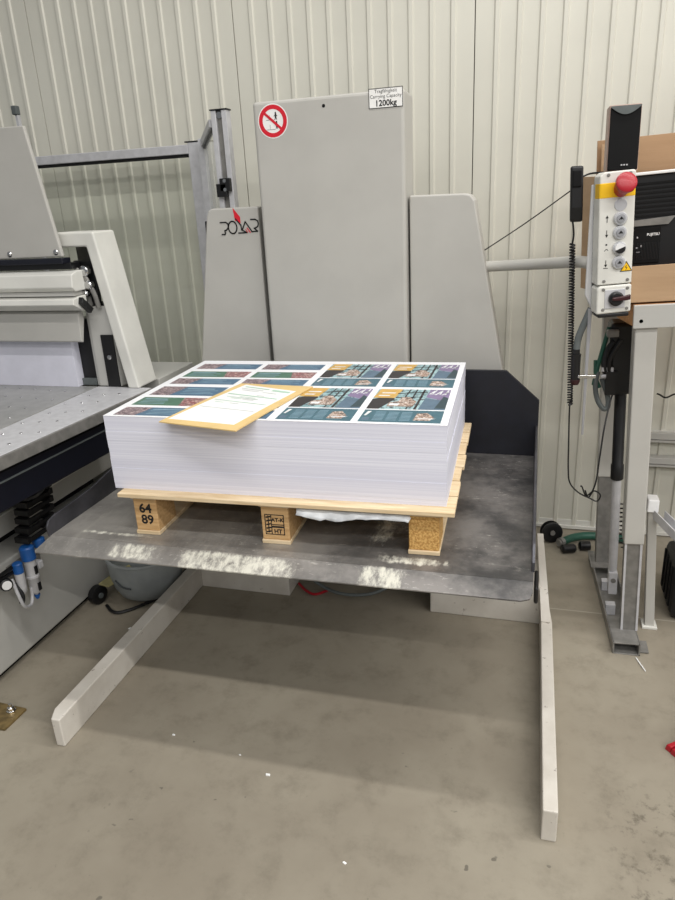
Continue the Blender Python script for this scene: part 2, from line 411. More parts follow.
# ------------------------------------------------------------------ control panel on its arm
pend = thing('control_panel', (.238, 2.5, 1.653), 'white push-button control box with red emergency stop on swivel arm', 'control panel')
PX, PZ = .238, 1.653
def px(x0, x1, y0, y1, z0, z1): return (PX + x0, PX + x1, y0, y1, PZ + z0, PZ + z1)
mb = MB(); mb.prism([(PX - .056, PZ - .357), (PX + .056, PZ - .357), (PX + .056, PZ - .006), (PX + .050, PZ), (PX - .044, PZ), (PX - .056, PZ - .012)], 'y', 2.5, 2.575)
hs = mb.build('housing', M['offwhite'], pend, .006, seg=3)
mb = MB(); mb.prism([(PX - .057, PZ - .455), (PX + .056, PZ - .452), (PX + .056, PZ - .360), (PX - .048, PZ - .360), (PX - .057, PZ - .368)], 'y', 2.495, 2.575)
sb = mb.build('switch_housing', M['offwhite'], pend, .006, seg=3)
box('gasket', M['black'], pend, px(-.052, .052, 2.575, 2.592, -.45, -.02), .002)  # added black slab that makes the dark gap behind the housing
box('bottom_cover', M['black'], pend, px(-.05, .052, 2.50, 2.57, -.468, -.454), .004)
MB().prism([(PX - .058, PZ - .035), (PX - .072, PZ - .40), (PX - .045, PZ - .46), (PX - .02, PZ - .46), (PX - .02, PZ - .035)], 'y', 2.59, 2.605).build('bracket', M['white'], pend, .002)
box('yellow_band', M['yellow'], pend, px(-.0568, .0568, 2.4992, 2.56, -.083, -.030), .0055)
# emergency stop
mb = MB(); d = Vector((.05, -1, .40)).normalized(); p = Vector((PX + .012, 2.499, PZ - .054))
mb.lathe(p - d * .01, d, [(0, .0245), (.030, .0255), (.040, .030), (.052, .0335), (.060, .032), (.065, .024), (.067, .001)], 28)
tag(mb.build('emergency_stop', M['red'], pend, smooth=True), 'red mushroom emergency stop button')
mb = MB(); mb.lathe((PX + .011, 2.4995, PZ - .103), (0, -1, 0), [(0, .020), (.0012, .020), (.0016, .0185), (.0008, .018), (.0008, .001)], 28)
mb.build('blank_plug', M['ring'], pend, smooth=True)
for zz, kind in ((-.146, 0), (-.190, 0), (-.240, 1), (-.286, 0)):
    mb = MB(); mb.lathe((PX + .011, 2.4995, PZ + zz), (0, -1, 0), [(0, .0215), (.006, .0215), (.010, .0185), (.010, .015)], 28)
    b = mb.build('push_button', M['ring'], pend, smooth=True)
    mb = MB()
    if kind == 0:
        mb.lathe((PX + .011, 2.489, PZ + zz), (0, -1, 0), [(0, .0135), (.004, .013), (.0045, .0001)], 20)
        mb.build('button_cap', M['silver'], b, smooth=True)
        mb = MB()
        mb.lathe((PX + .011, 2.4843, PZ + zz), (0, -1, 0), [(0, .0035), (.0006, .0035)], 12)
        ribbon(mb, [(PX + .005, PZ + zz - .003), (PX + .011, PZ + zz + .005), (PX + .017, PZ + zz - .003)], .0025, 2.4840)
        mb.build('arrow', M['ink'], b)
    else:
        n = 14
        mb.mi = 0; mb.prism([(PX + .011 + .016 * math.cos(t), PZ + zz + .016 * math.sin(t)) for t in [R(20) + math.pi * i / n for i in range(n + 1)]], 'y', 2.481, 2.49)
        mb.mi = 1; mb.prism([(PX + .011 + .016 * math.cos(t), PZ + zz + .016 * math.sin(t)) for t in [R(200) + math.pi * i / n for i in range(n + 1)]], 'y', 2.481, 2.49)
        mb.build('selector_cap', [M['white'], M['black']], b)
for zz, up_ in ((-.146, 1), (-.190, -1), (-.286, -1)):
    mb = MB()
    mb.poly([(PX - .0311, 2.4990, PZ + zz - .010), (PX - .0289, 2.4990, PZ + zz - .010), (PX - .0289, 2.4990, PZ + zz + .010), (PX - .0311, 2.4990, PZ + zz + .010)])
    mb.poly([(PX - .035, 2.4990, PZ + zz + .004 * up_), (PX - .025, 2.4990, PZ + zz + .004 * up_), (PX - .030, 2.4990, PZ + zz + .013 * up_)])
    if zz < -.25: ribbon(mb, [(PX - .037, PZ - .302), (PX - .023, PZ - .302)], .0018, 2.4990)
    mb.build('arrow_marking', M['ink'], pend)
mb = MB(); ribbon(mb, [(PX - .036, PZ - .246), (PX - .030, PZ - .240), (PX - .024, PZ - .244)], .0018, 2.4990)
ribbon(mb, [(PX - .031, PZ - .226), (PX - .029, PZ - .226)], .005, 2.4990)
mb.build('selector_marking', M['ink'], pend)
mb = MB(); tx, tz = PX + .036, PZ - .303
mb.mi = 0; mb.poly([(tx - .020, 2.4984, tz - .014), (tx + .020, 2.4984, tz - .014), (tx, 2.4984, tz + .020)])
mb.mi = 1; mb.poly([(tx - .0155, 2.498, tz - .0115), (tx + .0155, 2.498, tz - .0115), (tx, 2.498, tz + .0145)])
mb.mi = 0; ribbon(mb, [(tx + .001, tz + .006), (tx - .003, tz - .001), (tx + .003, tz - .001), (tx - .001, tz - .009)], .0018, 2.4976)
tag(mb.build('hazard_sticker', [M['ink'], M['yellow']], pend), 'yellow triangular electric hazard sticker')
for (sx, sz) in ((-.030, -.010), (.038, -.010), (-.034, -.345), (.042, -.345), (-.036, -.372), (.042, -.372), (-.036, -.440), (.042, -.440)):
    MB().lathe((PX + sx, 2.5 if sz > -.36 else 2.495, PZ + sz), (0, -1, 0), [(0, .0055), (.0015, .0055), (.002, .004)], 12).build('screw', M['alu_d'], pend)
mb = MB(); mb.box(PX - .031, PX + .035, 2.492, 2.496, PZ - .437, PZ - .374)
sp = mb.build('switch_plate', M['alu'], pend, .001)
mb = MB(); mb.lathe((PX + .004, 2.4925, PZ - .404), (0, -1, 0), [(0, .024), (.012, .024), (.015, .02), (.018, .018), (.018, .001)], 24)
kb = mb.build('rotary_switch', M['black'], pend, smooth=True)
MB().prism([(PX - .012, PZ - .398), (PX + .03, PZ - .394), (PX + .046, PZ - .390), (PX + .046, PZ - .408), (PX + .03, PZ - .410), (PX - .012, PZ - .408)], 'y', 2.466, 2.478).build('switch_handle', M['darkred'], kb, .003)
# the box hangs a little tilted on an arm that swings forward from the lift
PL, PS, PA = Vector((.2205, 2.30, 1.649)), .92, -.052
PW = .17
PR = Matrix.Rotation(PW, 3, 'Z') @ Matrix.Rotation(PA, 3, 'Y')
def unp(p): return PR.inverted() @ ((Vector(p) - PL) / PS) + Vector((PX, 2.5, PZ))
mb = MB(unp); mb.tube([(-.25, 2.685, 1.345), (-.13, 2.675, 1.350), (.0, 2.60, 1.360), (.08, 2.50, 1.372), (.135, 2.43, 1.380), (.175, 2.405, 1.376)], .0195, 16)
mb.build('swivel_arm', M['lift'], pend, smooth=True)
cd = MB(unp); cd.tube([(.182, 2.385, 1.235), (.165, 2.38, 1.19), (.149, 2.38, 1.14), (.145, 2.38, 1.10)], .0115, 10)
cd.build('conduit', M['greyrub'], pend, smooth=True)
pend.location = PL; pend.scale = (PS,) * 3; pend.rotation_euler = (0, PA, PW)

rod = thing('hanging_rod', (.19, 2.37, .80), 'thin silver rod hanging below the white control box', 'rod')
MB().hexa([(.181, 2.37, .80), (.188, 2.37, .80), (.188, 2.378, .80), (.181, 2.378, .80)], [(.172, 2.37, 1.235), (.184, 2.37, 1.235), (.184, 2.378, 1.235), (.172, 2.378, 1.235)]).build('shaft', M['silver'], rod, .001)
box('clamp', M['chrome'], rod, (.155, .212, 2.366, 2.381, 1.003, 1.014), .002)
cn = thing('cable_connector', (.145, 2.38, .99), 'black cylindrical connector hanging left of the silver rod', 'connector')
MB().lathe((.148, 2.38, .985), (-.03, 0, 1), [(0, .0145), (.085, .0155), (.098, .0165), (.098, .012), (.115, .012)], 16).build('body', M['black'], cn, smooth=True)
MB().lathe((.148, 2.38, .984), (-.03, 0, 1), [(-.006, .012), (.004, .016), (.012, .016)], 16).build('end_ring', M['darkred'], cn, smooth=True)

# ------------------------------------------------------------------ pallet and paper
TH = R(1.8); FLX, FLY = -1.232, 1.678
def pal(p): return Vector((FLX + p.x * math.cos(TH) - p.y * math.sin(TH), FLY + p.x * math.sin(TH) + p.y * math.cos(TH), p.z))
pc = pal(Vector((.54, .36, .647)))
pallet = thing('wooden_pallet', pc, 'pale pine pallet with block feet on the steel platform', 'pallet')
nb = 7; v0, v1 = -.040, .762; bw = (v1 - v0) / nb
random.seed(3)
for i in range(nb):
    j = [random.uniform(-.004, .004) for _ in range(2)]
    MB(pal).box(.03 + j[0], 1.052 + j[1], v0 + bw * i + (.004 if i else 0), v0 + bw * (i + 1) - .004, .7835, .797).build('deck_board', M['wood'], pallet, .002)
for k, (u0, u1) in enumerate(((.058, .136), (.480, .566), (.922, 1.008))):
    MB(pal).box(u0 - .004, u1 + .004, -.014, .745, .768, .7835).build('stringer', M['wood'], pallet, .002)
    MB(pal).box(u0 - .002, u1 + .002, -.012, .745, .647, .660).build('bottom_board', M['wood'], pallet, .002)
    for vv in (-.008, .315, .62):
        b = MB(pal).box(u0, u1, vv, vv + .115, .660, .768).build('block', M['chip'] if k == 2 else M['wood2'], pallet, .003)
        if vv < 0 and k == 0:
            mb = MB(pal); add_text(mb, '64', .043, ((u0 + u1) / 2, vv - .0006, .722), (1, 0, 0), (0, 0, 1), bold=.0012)
            add_text(mb, '89', .043, ((u0 + u1) / 2 + .003, vv - .0006, .684), (1, 0, 0), (0, 0, 1), bold=.0012)
            tag(mb.build('stamp', M['ink'], b), 'black stamped number 64 89')
        if vv < 0 and k == 1:
            mb = MB(pal); a, c_ = u0 + .012, u1 - .016; y_ = vv - .0006
            ribbon(mb, [(a, .678), (a, .742), (c_, .742), (c_, .678), (a, .678)], .0028, y_)
            ribbon(mb, [(a + .019, .678), (a + .019, .742)], .0028, y_); ribbon(mb, [(a + .019, .71), (c_, .71)], .0028, y_)
            add_text(mb, 'AT-K', .017, ((a + .019 + c_) / 2, y_, .720), (1, 0, 0), (0, 0, 1), bold=.0006)
            add_text(mb, 'HT', .019, ((a + .019 + c_) / 2, y_, .682), (1, 0, 0), (0, 0, 1), bold=.0006)
            ribbon(mb, [(a + .022, .703), (c_ - .003, .703)], .006, y_)
            for q in range(5): ribbon(mb, [(a + .004, .685 + q * .012), (a + .016, .688 + q * .012)], .0045, y_)
            ribbon(mb, [(a + .010, .684), (a + .010, .738)], .003, y_)
            tag(mb.build('stamp', M['ink'], b), 'black framed heat treatment stamp')
# film scraps
mb = MB(pal); n = 22; random.seed(5)
rows = []
for q in range(4):
    rows.append([mb.v((.60 + .33 * i / n + random.uniform(-.003, .003), -.046 + q * .008 + random.uniform(-.004, .004), .781 - (3 - q) * .005 - (.012 * (3 - q) / 3) * math.sin(math.pi * min(1, i / n * 1.4 + .1)) + random.uniform(-.002, .002))) for i in range(n + 1)])
for a, b in zip(rows, rows[1:]):
    for i in range(n): mb.f([a[i], a[i + 1], b[i + 1], b[i]])
fo = mb.build('plastic_film', M['film'], smooth=True)
fo.modifiers.new('thick', 'SOLIDIFY').thickness = .0008
tag(fo, 'crumpled clear plastic film hanging under the pallet front edge', 'plastic film')

stack = thing('paper_stack', pal(Vector((.513, .367, .797))), 'tall stack of printed white sheets on the wooden pallet', 'paper stack')
U, V, ZB, ZT = 1.027, .737, .797, 1.0328
# several lifts of sheets, each nudged a little
mb = MB(pal); zs = [ZB, .815, .835, .866, .8985, .93, .955, .985, 1.01, ZT]
random.seed(11)
for a, b in zip(zs, zs[1:]):
    j = [random.uniform(-.0006, .0006) for _ in range(4)]
    if b == ZT: j = [0] * 4
    mb.box(j[0], U + j[1], j[2], V + j[3], a, b)
mb.build('sheet_block', M['paperside'], stack)
PM = [M['papertop']] + [P[k] for k in P]; PI = {k: i + 1 for i, k in enumerate(P)}
mb = MB(pal); mb.mi = 0; mb.box(-.001, U + .001, -.001, V + .001, ZT, ZT + .0006)
ZL = ZT + .0007
def q4(u0, u1, w0, w1, m, lev=0, sl=0., sr=0.):
    mb.mi = PI[m]; z = ZL + lev * .00015
    mb.poly([(u0, w0, z), (u1, w0, z), (u1 + sr, w1, z), (u0 + sl, w1, z)])
def pg(pts, m, lev): mb.mi = PI[m]; mb.poly([(a, b, ZL + lev * .00015) for a, b in pts])
rows_ = ((.012, .095, 'blue', 0), (.118, .208, 'green', 1), (.234, .342, 'blue', 0), (.378, .456, 'blue', 0), (.478, .562, 'green', 1), (.600, .682, 'blue', 0))
for (c0, c1) in ((.026, .266), (.288, .515)):
    for (w0, w1, cc, side) in rows_:
        L = c1 - c0; hh = w1 - w0
        if c0 > .2: pass
        q4(c0, c1, w0, w1, cc, 0)
        if side == 0:
            q4(c0, c0 + L * .30, w0, w1, 'photo_dark', 1, 0, .02)
            t0, t1 = c0 + L * .42, c1 - L * .05
        else:
            q4(c1 - L * .32, c1, w0, w1, 'photo_red', 1, -.02, 0)
            t0, t1 = c0 + L * .06, c1 - L * .45
        for r_ in range(4):
            yy_ = w0 + hh * (.2 + .17 * r_); wd = (t1 - t0) * random.uniform(.65, 1)
            q4(t0, t0 + wd, yy_, yy_ + hh * (.05 if r_ < 3 else .10), 'lblue', 2)
def panel(u0, u1, w0, w1):
    W, H = u1 - u0, w1 - w0
    def g(a, b): return (u0 + W * a, w0 + H * b)
    fh = .335
    pg([g(0, 0), g(1, 0), g(1, fh), g(0, fh)], 'teal', 0)
    pg([g(0, fh + .025), g(1, fh + .025), g(1, 1), g(0, 1)], 'photo_hall', 0)
    pg([g(0, fh + .025), g(.16, fh + .025), g(.30, .66), g(.24, .78), g(0, .66)], 'dark', 1)
    pg([g(.0, .70), g(.29, .70), g(.34, 1), g(.03, 1)], 'orange', 2)
    pg([g(.05, .76), g(.20, .76), g(.21, .79), g(.06, .79)], 'white', 3); pg([g(.07, .85), g(.26, .85), g(.27, .88), g(.08, .88)], 'white', 3)
    pg([g(.70, .74), g(1, .62), g(1, 1), g(.72, 1)], 'purple', 1)
    pg([g(.66, .36), g(1, .36), g(1, .62), g(.70, .72)], 'gblue', 1)
    pg([g(.86, .40), g(1, .40), g(1, .72), g(.93, .78)], 'dteal', 2)
    pg([g(.60, .36), g(.635, .36), g(.66, 1), g(.63, 1)], 'dark', 2)
    pg([g(.50, .36), g(.52, .36), g(.55, 1), g(.53, 1)], 'dark', 2)
    pg([g(.40, .60), g(.42, .60), g(.46, 1), g(.44, 1)], 'dark', 2)
    pg([g(.30, .84), g(.70, .90), g(.70, .925), g(.30, .865)], 'dark', 2); pg([g(.30, .70), g(.66, .74), g(.66, .76), g(.30, .72)], 'dark', 2)
    pg([g(.24, .44), g(.58, .44), g(.60, .60), g(.48, .74), g(.38, .72), g(.36, .60), g(.25, .56)], 'photo_machine', 3)
    pg([g(.26, .47), g(.38, .47), g(.40, .53), g(.27, .53)], 'white', 4)
    for (a, b, c, d) in ((.72, .84, .78, .96), (.76, .86, .80, .98), (.80, .82, .87, .95), (.86, .84, .88, .97), (.89, .82, .965, .92), (.93, .83, .96, .98), (.74, .83, .86, .87)):
        pg([g(a, b), g(a + .022, b), g(c + .022, d), g(c, d)], 'white', 3)
    for k in range(3):
        for r_ in range(7):
            q = .16 + k * .165; yb = .05 + r_ * .036
            pg([g(q, yb), g(q + .13, yb), g(q + .13, yb + .012), g(q, yb + .012)], 'lblue', 1)
    pg([g(.03, .04), g(.12, .04), g(.12, .12), g(.03, .12)], 'gblue', 1)
    pg([g(.03, .17), g(.06, .17), g(.10, .29), g(.05, .29)], 'white', 1)
    pg([g(.66, .06), g(.86, .06), g(.90, .15), g(.80, .27), g(.68, .25)], 'photo_machine', 1)
    pg([g(.70, .10), g(.88, .10), g(.93, .12), g(.72, .12)], 'white', 2)
for (u0, u1, w0, w1) in ((.541, .760, .014, .354), (.780, 1.008, .014, .354), (.541, .762, .380, .694), (.782, 1.010, .380, .696)): panel(u0, u1, w0, w1)
mb.build('printed_sheet', PM, stack)

# envelope with job form on top of the stack
def slab(name, mat, pts, zf, th, parent=None, n=8):
    """thin sheet over four plan corners FL FR BR BL, height from zf(t) with t 0 front 1 back"""
    mb = MB(); FLc, FRc, BRc, BLc = [Vector(p) for p in pts]; g = []
    for j in range(n + 1):
        t = j / n; row = []
        for i in range(5):
            s_ = i / 4; p = (FLc.lerp(FRc, s_)).lerp(BLc.lerp(BRc, s_), t)
            row.append((p.x, p.y, zf(t, s_)))
        g.append(row)
    A = [[mb.v(p) for p in r_] for r_ in g]; B = [[mb.v((p[0], p[1], p[2] - th)) for p in r_] for r_ in g]
    for j in range(n):
        for i in range(4):
            mb.f([A[j][i], A[j][i + 1], A[j + 1][i + 1], A[j + 1][i]]); mb.f([B[j][i], B[j + 1][i], B[j + 1][i + 1], B[j][i + 1]])
    for j in range(n):
        mb.f([A[j][0], A[j + 1][0], B[j + 1][0], B[j][0]]); mb.f([A[j][4], B[j][4], B[j + 1][4], A[j + 1][4]])
    for i in range(4):
        mb.f([A[0][i], B[0][i], B[0][i + 1], A[0][i + 1]]); mb.f([A[n][i], A[n][i + 1], B[n][i + 1], B[n][i]])
    return mb.build(name, mat, parent, smooth=True)
ez = lambda t, s_: ZT + .0045 + .0015 * math.sin(t * 3)
env = slab('envelope', M['manila'], [(-1.018, 1.634), (-.757, 1.584), (-.686, 2.052), (-.950, 2.07)], ez, .0032)
tag(env, 'manila envelope overhanging the front edge of the paper stack', 'envelope')
frm = thing('order_form', (-.86, 1.85, ZT + .005), 'white order form with green lines lying on the manila envelope', 'form')
fp = [(-1.002, 1.662), (-.783, 1.632), (-.722, 1.985), (-.925, 2.052)]
slab('sheet', M['formpaper'], fp, lambda t, s_: ez(t, s_) + .0008, .0006, frm)
mb = MB(); random.seed(9)
def fpt(s_, t):
    a = Vector(fp[0]).lerp(Vector(fp[1]), s_); b = Vector(fp[3]).lerp(Vector(fp[2]), s_); p = a.lerp(b, t); return (p.x, p.y, ez(t, s_) + .0014)
def bar(s0, s1, t, h_, m):
    mb.mi = m; mb.poly([fpt(s0, t), fpt(s1, t), fpt(s1, t + h_), fpt(s0, t + h_)])
bar(.08, .55, .93, .022, 0); bar(.62, .95, .91, .045, 0); bar(.08, .50, .88, .012, 1); bar(.05, .95, .70, .02, 0); bar(.05, .95, .52, .012, 0); bar(.05, .95, .33, .007, 1)
for k in range(16):
    t = random.choice((.60, .63, .66, .74, .77, .80, .84, .47, .44, .56)); s0 = random.uniform(.05, .6)
    bar(s0, s0 + random.uniform(.1, .3), t, .009, random.choice((1, 1, 0)))
mb.build('form_print', [M['formgreen'], M['formgrey']], frm)

# ------------------------------------------------------------------ cutting machine (left)
cut = thing('cutting_machine', (-2.2, 1.9, 0), 'light grey paper guillotine with steel table at left edge', 'cutting machine')
SX = -1.82
box('side_panel', M['machine'], cut, (-3.3, SX, .9, 2.50, .03, .425), .006)
box('plinth', M['black_m'], cut, (-3.3, SX - .03, .95, 2.45, 0, .03), 0)
box('body', M['machine'], cut, (-3.3, -1.90, 1.3, 2.95, .47, .80), .006)
box('recess_shade', M['black_m'], cut, (-3.3, -1.95, 1.2, 2.5, .425, .47), 0)  # solid black box painting the shade of the gap below the body
box('body_ledge', M['offwhite'], cut, (-1.90, -1.885, 1.4, 2.9, .555, .563), .002)
tb = box('table', M['table_steel'], cut, (-3.3, -1.818, .9, 2.47, .872, .9), .002)
mb = MB(); random.seed(2)
mb.prism([(-1.812, 1.0), (-1.648, 1.0), (-1.552, 2.47), (-1.812, 2.47)], 'z', .886, .9)
st = mb.build('side_table', M['alu'], cut, .002)
mb = MB(); mb.prism([(-1.646, 1.0), (-1.636, 1.0), (-1.540, 2.47), (-1.550, 2.47)], 'z', .856, .899)
mb.build('table_edge', M['alu_d'], cut, .002)
mb = MB()
for i in range(8):
    for j in range(3):
        mb.lathe((-1.78 + j * .06 + (i % 2) * .02, 1.45 + i * .125 + j * .02, .8995), (0, 0, 1), [(0, .0065), (.0018, .0055), (.0024, .002)], 8)
for i in range(8):
    for j in range(5):
        mb.lathe((-1.88 - j * .085 - (i % 2) * .03, 1.5 + i * .125 + j * .01, .8995), (0, 0, 1), [(0, .0065), (.0018, .0055), (.0024, .002)], 8)
nz = mb.build('air_nozzle', M['chrome'], cut, smooth=True); nz['kind'] = 'stuff'
mb = MB(); mb.prism([(-1.80, 1.0), (-1.668, 1.0), (-1.572, 2.47), (-1.80, 2.47)], 'z', .835, .856); mb.build('table_gap_shade', M['black_m'], cut)  # black slab painting the dark gap below the table edge
mb = MB(); mb.prism([(-1.72, 1.0), (-1.675, 1.0), (-1.60, 2.47), (-1.72, 2.47)], 'z', .70, .835); mb.build('rail', M['navy'], cut, .006)
mb = MB(); mb.prism([(-1.70, 1.0), (-1.668, 1.0), (-1.592, 2.47), (-1.66, 2.47)], 'z', .796, .802); mb.build('rail_strip', M['greyrub'], cut, .003)
# chain and hoses below the rail
chn = MB()
for k in range(9):
    t = k / 8; z = .735 - .24 * t; x = -1.76 - .02 * math.sin(t * 3); y = 1.90 - .05 * t + .05 * math.sin(t * 2.6)
    chn.box(x - .03, x + .03, y - .075, y - .055, z - .012, z + .012); chn.box(x - .03, x + .03, y + .055, y + .075, z - .012, z + .012)
    chn.box(x + .020, x + .028, y - .06, y + .06, z - .011, z + .006)
    chn.box(x - .028, x - .020, y - .06, y + .06, z - .013, z + .013)
chn.build('cable_chain', M['black'], cut, .002)
mb = MB(); mb.tube([(-1.70, 1.84, .70), (-1.655, 1.86, .715), (-1.65, 1.98, .72), (-1.655, 2.15, .735), (-1.68, 2.35, .72), (-1.7, 2.45, .70)], .014, 8)
mb.tube([(-1.70, 1.88, .68), (-1.665, 1.95, .695), (-1.66, 2.1, .70), (-1.665, 2.3, .73), (-1.7, 2.45, .72)], .012, 8)
mb.tube([(-1.70, 1.84, .70), (-1.65, 1.835, .705), (-1.65, 1.80, .69), (-1.70, 1.80, .67)], .010, 8)
mb.build('hose', M['black'], cut, smooth=True)
# bridge: cover, clamp profiles, frame arm
MB().prism([(-3.3, 1.95), (-1.892, 1.932), (-1.822, 1.452), (-3.3, 1.44)], 'y', 2.40, 2.418).build('cover', M['lift'], cut, .004)
for bx, bz in ((-2.07, 1.468), (-1.848, 1.470)):
    MB().lathe((bx, 2.401, bz), (0, -1, 0), [(0, .012), (.004, .011), (.008, .006), (.009, .001)], 14).build('bolt', M['chrome'], cut, smooth=True)
mb = MB(); mb.box(-3.3, -1.815, 2.385, 2.44, 1.425, 1.447); mb.build('knife_bar', M['navy'], cut, .003)
mb = MB(); mb.box(-3.3, -1.79, 2.40, 2.46, 1.402, 1.427); mb.build('knife_bar_guard', M['black'], cut, .003)
MB().prism([(2.40, 1.397), (2.36, 1.385), (2.352, 1.335), (2.37, 1.318), (2.44, 1.318), (2.44, 1.397)], 'x', -3.3, -1.765).build('clamp_profile', M['offwhite'], cut, .004)
MB().prism([(2.375, 1.316), (2.372, 1.300), (2.43, 1.300), (2.43, 1.316)], 'x', -3.3, -1.78).build('clamp_slot', M['machine'], cut)
MB().prism([(2.40, 1.298), (2.345, 1.290), (2.34, 1.268), (2.40, 1.238), (2.43, 1.25), (2.43, 1.298)], 'x', -3.3, -1.765).build('clamp_profile', M['offwhite'], cut, .003)
MB().prism([(2.43, 1.262), (2.42, 1.235), (2.405, 1.225), (2.395, 1.112), (2.41, 1.105), (2.44, 1.2)], 'x', -3.3, -1.80).build('clamp_skirt', M['lift'], cut, .003)
MB().prism([(-1.885, 1.543), (-1.700, 1.541), (-1.597, .9), (-1.650, .9), (-1.742, 1.484), (-1.885, 1.484)], 'y', 2.45, 2.60).build('frame_arm', M['offwhite'], cut, .008, seg=3)
box('arm_inside', M['alu_d'], cut, (-1.90, -1.73, 2.60, 2.62, 1.38, 1.50), .003)
# linkages in the gap
mb = MB()
mb.tube([(-1.80, 2.44, 1.40), (-1.765, 2.44, 1.37), (-1.74, 2.45, 1.30), (-1.735, 2.46, 1.24)], .010, 8)
mb.tube([(-1.80, 2.46, 1.36), (-1.78, 2.46, 1.30), (-1.78, 2.47, 1.25)], .012, 8)
mb.build('linkage', M['alu_d'], cut, smooth=True)
for (x, z, r_) in ((-1.762, 1.39, .022), (-1.752, 1.335, .018), (-1.775, 1.30, .016)):
    MB().lathe((x, 2.455, z), (0, -1, 0), [(0, r_), (.02, r_), (.025, r_ * .7), (.025, r_ * .3)], 16).build('pivot', M['chrome'], cut, smooth=True)
box('linkage_backing', M['black'], cut, (-1.83, -1.735, 2.47, 2.49, 1.25, 1.43), .004)  # added dark backing for the shade behind the linkages
MB().prism([(2.38, 1.295), (2.37, 1.27), (2.42, 1.225), (2.44, 1.24)], 'x', -1.765, -1.745).build('end_cap', M['black'], cut, .002)
# rounded upright beside the table
mb = MB(); mb.prism([(-1.826, 2.50), (-1.820, 2.482), (-1.802, 2.475), (-1.70, 2.475), (-1.69, 2.58), (-1.826, 2.58)], 'z', .9, 1.245)
mb.build('upright', M['machine'], cut, .004)
box('upright_top', M['black_m'], cut, (-1.836, -1.72, 2.482, 2.575, 1.245, 1.252), .001)
box('upright_recess_shade', M['black'], cut, (-1.758, -1.70, 2.468, 2.476, .9, 1.125), .001)  # flat black strip painting the shade of a recess in the upright
MB().lathe((-1.728, 2.469, 1.03), (0, -1, 0), [(0, .011), (.006, .010), (.009, .001)], 12).build('bolt', M['chrome'], cut, smooth=True)
box('dark_gap_box', M['black'], cut, (-1.985, -1.826, 2.50, 2.56, .9, 1.19), .002)  # black box standing in for the dark gap between paper and upright
box('dark_gap_foot', M['greyrub'], cut, (-1.96, -1.826, 2.485, 2.56, .9, .93), .002)  # grey strip along the bottom of the dark gap
mb = MB(); mb.box(-3.3, -1.6, 2.62, 2.95, .78, .9); mb.build('rear_table', M['machine'], cut, .004)
def frs(p): return Vector((p.x + .026, p.y + .018, p.z - .036))
# pneumatic regulator unit
frl = MB(frs); frl.lathe((-1.775, 1.785, .305), (0, 0, 1), [(0, .004), (.008, .01), (.02, .020), (.075, .0215), (.078, .024), (.086, .024), (.088, .0215), (.15, .0215), (.152, .018)], 20)
fr = frl.build('pressure_regulator', M['alu'], cut, smooth=True)
mb = MB(frs); mb.lathe((-1.775, 1.785, .455), (0, 0, 1), [(0, .020), (.003, .026), (.05, .026), (.056, .021), (.056, .001)], 20); mb.build('blue_cap', M['blue'], fr, smooth=True)
mb = MB(frs); mb.lathe((-1.775, 1.850, .478), (0, 0, 1), [(0, .020), (.003, .023), (.03, .023), (.034, .018), (.034, .001)], 20); mb.build('blue_cap', M['blue'], fr, smooth=True)
mb = MB(frs); mb.lathe((-1.775, 1.785, .29), (0, 0, 1), [(0, .006), (.012, .011), (.018, .011)], 12); mb.build('drain_valve', M['blue'], fr, smooth=True)
for z in (.345, .415): box('sight_glass', M['black'], fr, (-1.758, -1.751, 1.778, 1.792, z - .016, z + .016), .001, frs)
box('mounting_block', M['alu_d'], fr, (-1.846, -1.79, 1.74, 1.86, .39, .44), .003, frs)
box('port', M['alu'], fr, (-1.80, -1.76, 1.81, 1.835, .40, .43), .003, frs)
fr2 = MB(frs); fr2.lathe((-1.775, 1.725, .345), (0, 0, 1), [(0, .006), (.012, .014), (.03, .016), (.09, .017)], 16); fr2 = fr2.build('lubricator', M['alu'], cut, smooth=True)
mb = MB(frs); mb.lathe((-1.775, 1.725, .435), (0, 0, 1), [(0, .018), (.036, .018), (.04, .014), (.04, .001)], 16); mb.build('blue_cap', M['blue'], fr2, smooth=True)
mb = MB(frs); mb.lathe((-1.79, 1.665, .425), (.8, -.5, .1), [(0, .022), (.03, .022), (.032, .018), (.032, .001)], 18); ga = mb.build('pressure_gauge', M['black'], cut, smooth=True)
mb = MB(frs); mb.lathe((-1.79 + .0270, 1.665 - .0168, .4284), (.8, -.5, .1), [(0, .0165), (.0008, .0165)], 18); mb.build('gauge_face', M['white'], ga)
mb = MB(frs); mb.tube([(-1.79, 1.70, .42), (-1.765, 1.69, .36), (-1.76, 1.70, .31), (-1.77, 1.74, .29), (-1.775, 1.76, .31), (-1.775, 1.765, .35)], .006, 8); mb.build('air_tube', M['alu'], cut, smooth=True)
mb = MB(frs); mb.tube([(-1.80, 1.56, .46), (-1.79, 1.64, .46), (-1.785, 1.74, .465)], .008, 8); mb.tube([(-1.80, 1.55, .44), (-1.79, 1.65, .445), (-1.79, 1.72, .44)], .008, 8)
mb.tube([(-1.79, 1.71, .40), (-1.765, 1.705, .35), (-1.765, 1.695, .325)], .009, 8)
mb.build('black_tube', M['black'], cut, smooth=True)
